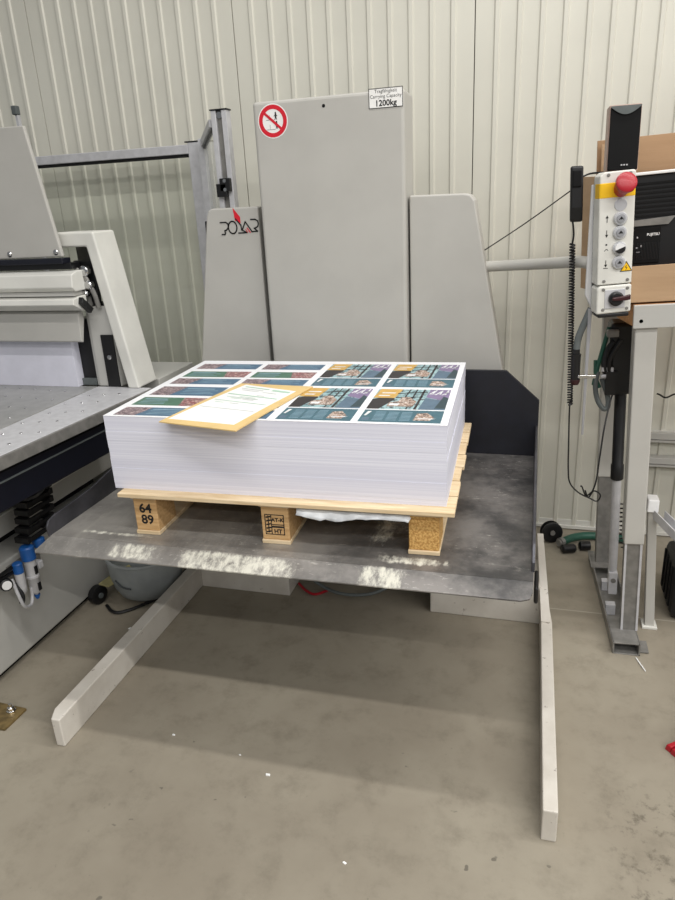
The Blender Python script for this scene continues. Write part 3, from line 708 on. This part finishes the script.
# castor at the machine foot
mb = MB(); mb.lathe((-1.775, 2.165, .043), (1, -.25, 0), [(-.018, .034), (-.014, .042), (.014, .042), (.018, .034)], 20); cw = mb.build('castor', M['black'], cut, smooth=True)
MB().lathe((-1.775, 2.165, .043), (1, -.25, 0), [(-.024, .012), (.024, .012)], 12).build('hub', M['greyrub'], cw, smooth=True)
MB().prism([(-1.765, 2.17), (-1.71, 2.16), (-1.66, 2.30), (-1.74, 2.36)], 'z', .088, .096).build('castor_bracket', M['beige'], cw, .002)
box('castor_post', M['beige'], cw, (-1.735, -1.685, 2.25, 2.31, 0, .088), .004)

pp = box('paper_pile', M['lavpaper'], None, (-3.2, -1.898, 2.452, 2.60, .9, 1.17), .001)
tag(pp, 'plain white paper block standing under the clamp of the grey guillotine', 'paper')
fpz = thing('floor_plate', (-1.75, 1.47, 0), 'brass coloured anchor plate bolted to the floor at left edge', 'floor plate')
MB().prism([(-2.0, 1.40), (-1.628, 1.41), (-1.624, 1.512), (-2.0, 1.53)], 'z', 0, .010).build('plate', M['brass'], fpz, .002)
for (x, y) in ((-1.668, 1.490), (-1.735, 1.455)):
    b = MB().lathe((x, y, .010), (0, 0, 1), [(0, .017), (.003, .017), (.003, .0125), (.014, .0125), (.016, .011)], 6).build('bolt', M['chrome'], fpz, .001)
    MB().lathe((x, y, .025), (0, 0, 1), [(0, .006), (.012, .006)], 10).build('thread', M['chrome'], b)

# ------------------------------------------------------------------ safety fence
fen = thing('safety_fence', (-2.0, 3.1, 0), 'clear safety fence with aluminium frame standing before the cream wall', 'fence')
FY = 3.10
box('post', M['alu'], fen, (-1.562, -1.508, FY - .02, FY + .02, 0, 1.893), .003)
box('top_rail', M['alu'], fen, (-3.4, -1.562, FY - .02, FY + .02, 1.845, 1.885), .003)
box('gasket', M['black'], fen, (-3.4, -1.562, FY - .012, FY + .012, 1.832, 1.845), 0)
box('middle_rail', M['alu'], fen, (-3.4, -1.562, FY - .018, FY + .018, .79, .825), .003)
box('gasket', M['black'], fen, (-3.4, -1.562, FY - .012, FY + .012, .825, .835), 0)
box('pane', M['pane'], fen, (-3.4, -1.562, FY - .002, FY + .002, .835, 1.832), 0)
box('lower_panel', M['machine'], fen, (-3.4, -1.562, FY - .003, FY + .003, .05, .79), 0)
box('post_cap', M['black'], fen, (-1.575, -1.505, FY - .022, FY + .022, 1.893, 1.898), 0)
box('post', M['alu'], fen, (-2.462, -2.446, 3.08, 3.10, 0, 2.075), .002)
box('post_head', M['greyrub'], fen, (-2.470, -2.442, 3.07, 3.10, 2.075, 2.115), .004)
# swung gate leaf with its tall post
gp = thing('fence_gate', (-1.35, 2.75, 0), 'narrow aluminium gate with tall slotted post behind the lift', 'gate')
gx = -1.25
mb = MB(); mb.box(gx - .005, gx + .016, 2.70, 2.74, 0, 1.962); mb.box(gx + .040, gx + .062, 2.70, 2.74, 0, 1.962); mb.box(gx + .016, gx + .040, 2.718, 2.74, 0, 1.962)
mb.build('post', M['alu'], gp, .002)
box('slot', M['alu_d'], gp, (gx + .017, gx + .039, 2.712, 2.718, 0, 1.955), 0)
box('post_cap', M['black'], gp, (gx - .008, gx + .065, 2.698, 2.742, 1.962, 1.967), 0)
MB().lathe((gx + .028, 2.711, 1.945), (0, -1, 0), [(0, .012), (.006, .012), (.006, .006)], 14).build('cap_screw', M['chrome'], gp)
hg = MB(); hg.box(gx + .012, gx + .058, 2.68, 2.70, 1.665, 1.715); hg.box(gx - .004, gx + .04, 2.68, 2.70, 1.645, 1.695); hg = hg.build('hinge', M['black'], gp, .003)
for z in (1.672, 1.705): MB().lathe((gx + .035, 2.681, z), (0, -1, 0), [(0, .007), (.003, .007)], 12).build('screw', M['chrome'], hg)
# leaf running back to the fence post
def leaf(name, mat, p0, p1, w, z0a, z1a, z0b, z1b):
    a = Vector((p0[0], p0[1], 0)); b = Vector((p1[0], p1[1], 0)); d = (b - a).normalized(); n = Vector((-d.y, d.x, 0)) * w / 2
    MB().hexa([a + n + Vector((0, 0, z0a)), a - n + Vector((0, 0, z0a)), b - n + Vector((0, 0, z0b)), b + n + Vector((0, 0, z0b))],
              [a + n + Vector((0, 0, z1a)), a - n + Vector((0, 0, z1a)), b - n + Vector((0, 0, z1b)), b + n + Vector((0, 0, z1b))]).build(name, mat, gp, .002)
A_, B_ = (-1.465, 3.05), (-1.262, 2.725)
leaf('top_rail', M['alu'], A_, B_, .03, 1.865, 1.895, 1.905, 1.935)
leaf('gasket', M['black'], A_, B_, .012, 1.855, 1.865, 1.895, 1.905)
leaf('pane', M['pane'], A_, B_, .004, .7, 1.855, .7, 1.895)
leaf('bottom_rail', M['alu'], A_, B_, .03, .66, .70, .66, .70)
MB().box(-1.485, -1.455, 3.03, 3.06, 0, 1.90).build('stile', M['alu'], gp, .002)
box('latch', M['black'], gp, (-1.486, -1.468, 3.015, 3.03, 1.42, 1.55), .003)

# ------------------------------------------------------------------ desk, box, computer at right
desk = thing('standing_desk', (.4, 2.4, 0), 'tall height-adjustable desk on grey steel legs at right', 'desk')
DT = 1.255
mb = MB(); mb.prism([(.365, 2.335), (1.3, 2.335), (1.3, 3.0), (.335, 3.0), (.335, 2.52)], 'z', 1.185, DT); mb.build('tabletop', M['particle'], desk, .003)
box('apron', M['machine'], desk, (.362, 1.3, 2.318, 2.334, 1.182, DT), .002)
MB().lathe((.385, 2.319, 1.205), (0, -1, 0), [(0, .006), (.001, .006)], 12).build('screw_hole', M['black_m'], desk)
lg = box('leg', M['lift'], desk, (.370, .436, 2.33, 2.41, .41, 1.185), .004)
box('inner_tube', M['alu_d'], lg, (.376, .428, 2.338, 2.402, .045, .43), .003)
mb = MB(); mb.box(.373, .381, 2.334, 2.337, .05, .41); mb.box(.424, .432, 2.334, 2.337, .05, .41); mb.build('tube_edge', M['alu'], lg, .001)
lg = box('leg', M['lift'], desk, (.318, .385, 2.84, 2.91, .46, 1.185), .004)
box('inner_tube', M['alu_d'], lg, (.322, .380, 2.845, 2.905, .03, .48), .003)
mb = MB()
def rail_piece(o0, o1, z0, z1):
    mb.prism([(.339 + o0, 2.25), (.339 + o1, 2.25), (.300 + o1, 2.95), (.300 + o0, 2.95)], 'z', z0, z1)
rail_piece(0, .006, 0, .050); rail_piece(.088, .094, 0, .050); rail_piece(0, .094, 0, .005)
mb.prism([(.339, 2.25), (.433, 2.25), (.425, 2.42), (.331, 2.42)], 'z', .045, .050)
mb.prism([(.300, 2.80), (.40, 2.80), (.39, 2.95), (.295, 2.95)], 'z', .045, .050)
mb.box(.425, .465, 2.27, 2.34, 0, .006)
mb.build('foot_rail', M['alu_d'], desk, .0012)
for y in (2.50, 2.68): box('foot_bracket', M['alu'], desk, (.335, .372, y, y + .03, .005, .05), .002)
ac = MB(); ac.lathe((.366, 2.60, .14), (0, 0, 1), [(0, .012), (.03, .017), (.42, .017)], 18); ac = ac.build('actuator', M['alu'], desk, smooth=True)
MB().lathe((.366, 2.60, .55), (0, 0, 1), [(0, .020), (.004, .024), (.06, .024), (.064, .021), (.55, .021)], 18).build('actuator_sleeve', M['black'], ac, smooth=True)
box('actuator_motor', M['black'], ac, (.318, .41, 2.55, 2.66, .90, 1.16), .012)
box('actuator_clevis', M['alu'], ac, (.350, .384, 2.58, 2.62, .05, .15), .003)
MB().lathe((.368, 2.579, .115), (0, -1, 0), [(0, .010), (.003, .010), (.003, .005)], 12).build('clevis_pin', M['alu_d'], ac)
box('motor_bracket', M['alu_d'], ac, (.305, .345, 2.53, 2.56, 1.115, 1.14), .004)
desk.rotation_euler = (0, -.047, 0)

def coil(mb, p0, p1, r, turns, w, n=10):
    p0 = Vector(p0); p1 = Vector(p1); d = (p1 - p0); u = d.orthogonal().normalized(); v = d.normalized().cross(u); N = turns * n
    mb.tube([p0 + d * (i / N) + (u * math.cos(2 * math.pi * i / n) + v * math.sin(2 * math.pi * i / n)) * r for i in range(N + 1)], w, 5, 0)
cl = thing('actuator_cable', (.345, 2.58, .9), 'tangle of grey and green cables on the desk motor', 'cable')
mb = MB(); mb.tube([(.235, 2.56, .98), (.230, 2.555, .93), (.24, 2.55, .88), (.262, 2.55, .845), (.278, 2.55, .85), (.275, 2.555, .89), (.25, 2.56, .955)], .009, 8); mb.build('grey_loop', M['greyrub'], cl, smooth=True)
mb = MB(); mb.tube([(.262, 2.57, 1.14), (.245, 2.56, 1.06), (.232, 2.56, .99), (.225, 2.56, .93)], .008, 8); mb.tube([(.225, 2.57, 1.02), (.23, 2.565, .96), (.245, 2.56, .92)], .007, 8); mb.build('green_cable', M['green'], cl, smooth=True)
mb = MB(); mb.tube([(.28, 2.55, 1.09), (.262, 2.55, 1.06), (.255, 2.55, 1.02), (.262, 2.55, .98), (.29, 2.55, .95)], .012, 8); mb.tube([(.30, 2.54, 1.10), (.27, 2.54, 1.03), (.275, 2.55, .96)], .008, 8)
mb.box(.262, .30, 2.535, 2.56, .90, .985); mb.build('black_cable', M['black'], cl, smooth=True)
mb = MB(); mb.box(.245, .285, 2.54, 2.555, .985, 1.0); mb.lathe((.245, 2.545, .965), (1, 0, .2), [(0, .007), (.03, .009), (.034, .005)], 10); mb.build('plug', M['alu'], cl)

bxx = thing('cardboard_box', (.45, 2.6, 1.26), 'open brown cardboard box standing on the tall desk', 'box')
BZ = 1.262
def wallp(name, a, b, z0, z1a, z1b, th=.006, m='carton'):
    a = Vector((a[0], a[1], 0)); b = Vector((b[0], b[1], 0)); d = (b - a).normalized(); n = Vector((-d.y, d.x, 0)) * th
    e = lambda p, z: (p.x, p.y, z)
    MB().hexa([e(a, z0), e(b, z0), e(b + n, z0), e(a + n, z0)], [e(a, z1a), e(b, z1b), e(b + n, z1b), e(a + n, z1a)]).build(name, M[m], bxx, .001)
F0 = (.352, 2.342); B0 = (.232, 2.78)
wallp('front_panel', (1.2, 2.342), F0, BZ, 1.378, 1.373)
wallp('side_panel', F0, B0, BZ, 1.64, 1.655, m='carton')
wallp('back_panel', (.272, 2.785), (1.1, 2.84), BZ, 1.770, 1.765, m='carton_d')
wallp('corner_flap', (.285, 2.765), (.33, 2.77), 1.45, 1.755, 1.758, .004)
MB().prism([(F0[0] + .006, F0[1] - .0), (1.2, 2.342), (1.1, 2.83), (B0[0] + .01, B0[1])], 'z', BZ - .002, BZ + .004).build('base', M['carton'], bxx)
DP = Vector((.4, 2.4, 0)); DR = Matrix.Rotation(-.047, 3, 'Y')
def with_desk(o):
    o.location = DR @ (o.location - DP) + DP; o.rotation_euler = (0, -.047, 0)
with_desk(bxx)

SH = .052
pcx = thing('desktop_computer', (.45 + SH, 2.5, 1.27), 'black desktop computer with vent grille inside the cardboard box', 'computer')
def pcs(p): return Vector((p.x + SH - .004, p.y + .05, p.z + .006))
box('case', M['black'], pcx, (.268, .52, 2.45, 2.66, 1.272, 1.632), .004, pcs)
mb = MB(pcs)
for k in range(8): mb.box(.300, .51, 2.446, 2.450, 1.505 + k * .014, 1.511 + k * .014)
mb.build('grille', M['black_m'], pcx)
MB(pcs).hexa([(.30, 2.44, 1.478), (.425, 2.44, 1.478), (.425, 2.45, 1.478), (.30, 2.45, 1.478)], [(.30, 2.44, 1.495), (.445, 2.44, 1.502), (.445, 2.45, 1.502), (.30, 2.45, 1.495)]).build('trim_bar', M['alu_d'], pcx)
mb = MB(pcs); mb.box(.315, .405, 2.444, 2.450, 1.36, 1.472)
mb.build('drive_cover', M['black_m'], pcx, .002)
mb = MB(pcs)
for k in range(16): mb.box(.335 + k * .0045, .3372 + k * .0045, 2.4425, 2.444, 1.37, 1.425)
mb.build('speaker_slots', M['black'], pcx)
mb = MB(pcs); add_text(mb, 'FUJITSU', .011, (.382, 2.4432, 1.446), (1, 0, 0), (0, 0, 1), bold=.0003); mb.build('logo', M['white'], pcx)
mb = MB(pcs); mb.box(.333, .337, 2.4425, 2.444, 1.440, 1.445); mb.box(.332, .338, 2.4425, 2.444, 1.408, 1.412); mb.box(.345, .350, 2.4425, 2.444, 1.412, 1.418); mb.box(.334, .344, 2.4425, 2.444, 1.395, 1.397); mb.build('port', M['alu'], pcx)
box('lid', M['white'], pcx, (.266, .53, 2.44, 2.66, 1.632, 1.641), .002, pcs)
with_desk(pcx)

spk = thing('speaker', (.246, 2.56, 1.6), 'black-fronted tall speaker with pinkish side standing behind the control box', 'speaker')
def sk(p): return Vector((p.x - .007 + (p.z - 1.84) * -.02, p.y, p.z))
ZS = 1.650
MB(sk).box(.205, .300, 2.505, 2.60, ZS, 1.845).build('cabinet', M['speaker'], spk, .003)
mb = MB(sk); n = 16
mb.box(.209, .298, 2.497, 2.506, 1.655, 1.838); mb.build('grille', M['black_m'], spk, .002)
mb = MB(sk); mb.prism([(.209, 1.841)] + [(.209 + .089 * i / n, 1.838 - .022 * math.sin(math.pi * i / n)) for i in range(n + 1)] + [(.298, 1.841)], 'y', 2.492, 2.4965); mb.build('top_cap', M['greyrub'], spk)
mb = MB(sk)
for k in range(3): mb.box(.248 + k * .008, .253 + k * .008, 2.4955, 2.4972, 1.668, 1.672)
mb.build('indicator', M['alu'], spk)

ph = thing('telephone_handset', (.113, 2.40, 1.51), 'black telephone handset hanging on the side of the cardboard box', 'telephone')
def hk(p): return Vector((p.x + (p.z - 1.67) * -.05, p.y, p.z))
mb = MB(hk); mb.prism([(2.385, 1.672), (2.415, 1.672), (2.425, 1.64), (2.420, 1.59), (2.425, 1.535), (2.41, 1.505), (2.385, 1.508), (2.378, 1.55), (2.380, 1.62)], 'x', .089, .127)
mb.build('body', M['black'], ph, .006, seg=3)
mb = MB(hk); mb.box(.094, .122, 2.374, 2.381, 1.61, 1.66); mb.build('earpiece', M['black_m'], ph, .004)
mb = MB(); mb.tube([(.106, 2.40, 1.51), (.112, 2.40, 1.47), (.110, 2.40, 1.44)], .003, 6); coil(mb, (.110, 2.40, 1.44), (.138, 2.40, .90), .0075, 60, .0030)
mb.tube([(.138, 2.40, .92), (.138, 2.40, .87), (.142, 2.40, .78), (.148, 2.40, .66), (.158, 2.41, .60), (.190, 2.42, .56), (.232, 2.43, .535), (.258, 2.43, .525), (.268, 2.43, .55), (.245, 2.43, .565), (.22, 2.44, .54), (.203, 2.44, .575), (.198, 2.44, .575)], .0028, 6)
mb.build('coiled_cord', M['black'], ph, smooth=True)
mb = MB(); mb.tube([(.214, 2.43, .565), (.23, 2.44, .535), (.250, 2.45, .59), (.258, 2.47, .68), (.268, 2.50, .79), (.285, 2.54, .88), (.30, 2.55, .93)], .003, 6)
tag(mb.build('power_cable', M['black'], smooth=True), 'thin black cable looping beside the desk actuator tube', 'cable')
mb = MB(); mb.tube([(-.183, 2.625, 1.412), (-.04, 2.52, 1.505), (.096, 2.402, 1.602)], .002, 6, 4)
tag(mb.build('wire', M['black'], smooth=True), 'thin dark wire stretched from the lift panel to the handset', 'wire')
mb = MB(); mb.tube([(.128, 2.41, 1.64), (.15, 2.42, 1.648), (.19, 2.45, 1.650)], .003, 6)
tag(mb.build('short_cable', M['black'], smooth=True), 'short black cable crossing the top of the box behind handset', 'cable')

mb = MB(); coil(mb, (.378, 2.64, .43), (.392, 2.62, .25), .012, 10, .003)
tag(mb.build('spiral_cable', M['black'], smooth=True), 'black spiral cable beside the silver actuator tube', 'cable')

# low steel bench at right edge with suitcase below
bn = thing('steel_bench', (.5, 2.4, 0), 'low bench with pale grey leg and bare steel rail at right edge', 'bench')
MB().hexa([(.472, 2.44, .01), (.506, 2.44, .01), (.506, 2.475, .01), (.472, 2.475, .01)], [(.436, 2.44, .50), (.466, 2.44, .50), (.466, 2.475, .50), (.436, 2.475, .50)]).build('leg', M['lift'], bn, .002)
box('foot_plate', M['offwhite'], bn, (.462, .516, 2.43, 2.485, 0, .011), .002)
box('corner_cap', M['white'], bn, (.430, .468, 2.425, 2.48, .495, .545), .004)
mb = MB()
def railp(o0, o1, z0, z1): mb.prism([(.452 + o0, 2.43), (.452 + o1, 2.43), (.67 + o1, 1.60), (.67 + o0, 1.60)], 'z', z0, z1)
railp(0, .004, .470, .505); railp(.004, .04, .470, .474); railp(.036, .040, .470, .505)
mb.build('rail', M['alu'], bn, .001)
sc_ = thing('suitcase', (.7, 2.6, 0), 'black hard case standing on the floor at right edge', 'suitcase')
box('shell', M['black'], sc_, (.566, .85, 2.50, 2.72, .012, .255), .025)
for k in range(4): box('rib', M['black_m'], sc_, (.561, .568, 2.53 + k * .05, 2.55 + k * .05, .05, .22), .003)
for y in (2.53, 2.68): MB().lathe((.60, y, .016), (1, 0, 0), [(0, .016), (.02, .016)], 14).build('wheel', M['black_m'], sc_)

# wall ducts behind the desk
for z, lab in ((.495, 'upper grey cable duct running along the cream wall at right'), (.375, 'lower grey cable duct running along the cream wall at right')):
    d_ = thing('cable_duct', (1.2, 3.24, z), lab, 'cable duct', 'ducts on the wall')
    box('channel', M['machine'], d_, (.52, 2.2, 3.205, 3.252, z, z + .045), .002)
    box('lid_edge', M['alu_d'], d_, (.52, 2.2, 3.2035, 3.2052, z + .012, z + .016), 0)
mb = MB(); pts = []
for i in range(40): pts.append((.515 + i * .012, 3.0, .775 + .008 * math.cos(i * 1.05)))
mb.tube(pts, .004, 6, 2); tag(mb.build('wavy_cable', M['black'], smooth=True), 'black wavy cable strung below the desk before the wall', 'cable')

# things on the floor
hr = thing('cable_reel', (.127, 3.10, 0), 'small black round reel on the floor against the wall', 'reel')
mb = MB(); mb.lathe((.127, 3.125, .050), (.3, -1, .1), [(0, .045), (.008, .050), (.012, .050), (.012, .032), (.034, .032), (.034, .050), (.044, .050), (.048, .040), (.044, .02)], 24); mb.build('drum', M['black'], hr, smooth=True)
MB().lathe((.127 + .013, 3.125 - .045, .055), (.3, -1, .1), [(0, .012), (.006, .012)], 14).build('hub', M['alu_d'], hr)
hz = thing('garden_hose', (.25, 3.1, 0), 'green hose with black couplings lying on the floor by the wall', 'hose')
mb = MB(); mb.tube([(.185, 3.04, .032), (.205, 3.06, .034), (.24, 3.10, .030), (.30, 3.14, .024), (.40, 3.15, .022), (.52, 3.13, .022)], .019, 10); mb.build('pipe', M['green'], hz, smooth=True)
mb = MB(); mb.lathe((.188, 3.045, .032), (-1, -1.0, 0), [(0, .021), (.02, .023), (.022, .016), (.03, .016)], 14); mb.build('ring', M['alu_d'], hz, smooth=True)
mb = MB(); mb.lathe((.18, 2.985, .022), (1, .35, 0), [(0, .012), (.008, .021), (.06, .021), (.068, .014)], 14); mb.lathe((.26, 3.03, .024), (1, .2, 0), [(0, .014), (.006, .022), (.05, .022)], 14); mb.build('coupling', M['black'], hz, smooth=True)
rd = thing('red_brush', (.5, 1.78, 0), 'small bright red plastic brush end on the floor at right edge', 'brush')
for k in range(4):
    MB().hexa([(.446 + k * .012, 1.800 - k * .016, 0), (.458 + k * .012, 1.786 - k * .016, 0), (.60 + k * .012, 1.87 - k * .016, 0), (.59 + k * .012, 1.884 - k * .016, 0)],
              [(.450 + k * .012, 1.800 - k * .016, .018), (.460 + k * .012, 1.788 - k * .016, .020), (.60 + k * .012, 1.87 - k * .016, .045), (.59 + k * .012, 1.882 - k * .016, .045)]).build('tuft', M['red'], rd, .002)
box('brush_back', M['darkred'], rd, (.53, .68, 1.76, 1.90, .02, .06), .006)
mb = MB(); mb.tube([(.418, 2.235, .003), (.428, 2.20, .004), (.440, 2.165, .003)], .0022, 6)
tag(mb.build('cable_tie', M['formpaper'], smooth=True), 'thin pale strip lying on the floor before the desk foot', 'cable tie')
tubo = thing('plastic_tub', (-1.60, 2.28, 0), 'rounded grey plastic tub on the floor under the platform', 'tub')
mb = MB(); mb.lathe((-1.60, 2.30, .0), (0, 0, 1), [(0, .07), (.008, .10), (.03, .128), (.07, .148), (.13, .16), (.20, .165), (.205, .170), (.213, .168), (.213, .158), (.20, .156), (.05, .12), (.02, .06)], 36)
mb.build('body', M['tub'], tubo, smooth=True)
mb = MB(); mb.tube([(-1.660, 2.149, .135), (-1.625, 2.140, .112), (-1.585, 2.141, .105)], .004, 6); mb.build('crease', M['tub_d'], tubo, smooth=True)
for pts, lab in (([(-1.44, 2.62, .02), (-1.50, 2.45, .03), (-1.47, 2.36, .02), (-1.55, 2.20, .010), (-1.64, 2.10, .010), (-1.72, 2.14, .010)], 'black cable lying on the floor between tub and machine'),
                 ([(-.94, 2.49, .10), (-.86, 2.44, .05), (-.74, 2.40, .03), (-.60, 2.41, .04), (-.48, 2.47, .09)], 'thin grey cable drooping below the lift between its base beams')):
    mb = MB(); mb.tube(pts, .007, 8); tag(mb.build('floor_cable', M['black'] if 'black' in lab else M['greyrub'], smooth=True), lab, 'cable')
mb = MB(); mb.tube([(-.95, 2.47, .012), (-.90, 2.42, .012), (-.85, 2.40, .012), (-.80, 2.45, .012)], .006, 6); tag(mb.build('red_cable', M['red'], smooth=True), 'short red cable on the floor below the lift', 'cable')
scr = ((-.699, 1.435, .009), (-1.06, 1.52, .006), (-.813, 1.489, .004), (-1.53, 2.02, .012), (-.40, 1.21, .006))
wh = ('before the lift, nearest the middle of the floor', 'just inside the left lift leg', 'between the lift legs, smaller and left of the largest', 'outside the left lift leg near the machine', 'nearest the camera before the lift')
for (x, y, s_), w_ in zip(scr, wh):
    a = random.uniform(0, 6); mb = MB()
    mb.hexa([(x + s_ * math.cos(a + t), y + s_ * .6 * math.sin(a + t), .0) for t in (0, 1.4, 3.2, 4.6)], [(x + s_ * .9 * math.cos(a + t), y + s_ * .55 * math.sin(a + t), .002 + .002 * t / 5) for t in (0, 1.4, 3.2, 4.6)])
    tag(mb.build('paper_scrap', M['formpaper']), 'tiny white paper scrap ' + w_, 'paper scrap', 'paper scraps on the floor')

# ------------------------------------------------------------------ lights: hall luminaire strips above
def strip(x, y, z, lx, ly, power, col=(1, .975, .94)):
    l = bpy.data.lights.new('strip_light', 'AREA'); l.shape = 'RECTANGLE'; l.size = lx; l.size_y = ly; l.energy = power; l.color = col
    o = bpy.data.objects.new('strip_light', l); o.location = (x, y, z); COL.objects.link(o)
strip(3.2, -.15, 4.5, 9, .12, 200)
strip(3.2, 1.95, 4.5, 9, .12, 150)
strip(3.2, -2.4, 4.5, 9, .12, 200)
strip(3.2, -4.6, 4.5, 9, .12, 200)
w = bpy.data.worlds.new('hall_ambient'); sc.world = w; w.use_nodes = True
bg = w.node_tree.nodes['Background']; bg.inputs[0].default_value = (.80, .83, .86, 1); bg.inputs[1].default_value = .24

# ------------------------------------------------------------------ camera
cam = bpy.data.cameras.new('camera'); co = bpy.data.objects.new('camera', cam); COL.objects.link(co)
cam.sensor_fit = 'VERTICAL'; cam.sensor_height = 36.; cam.lens = 676. / 900. * 36.; cam.clip_start = .02
f_ = 676.
dn = Vector((95.5, 1850, f_)).normalized(); rt = Vector((2400, 109, -f_)); rt = (rt - dn * rt.dot(dn)).normalized(); fw = rt.cross(dn)
Rw = Matrix((rt, fw, -dn))                       # camera (x right, y down, z forward) -> world
rot = Matrix((Rw @ Vector((1, 0, 0)), Rw @ Vector((0, -1, 0)), Rw @ Vector((0, 0, -1)))).transposed()
co.matrix_world = Matrix.Translation((0, 0, 1.6)) @ rot.to_4x4()
sc.camera = co
vs = sc.view_settings; sc.display_settings.display_device = 'sRGB'
vs.view_transform = 'Standard'; vs.look = 'None'; vs.gamma = 1.; vs.use_curve_mapping = False; vs.exposure = .14
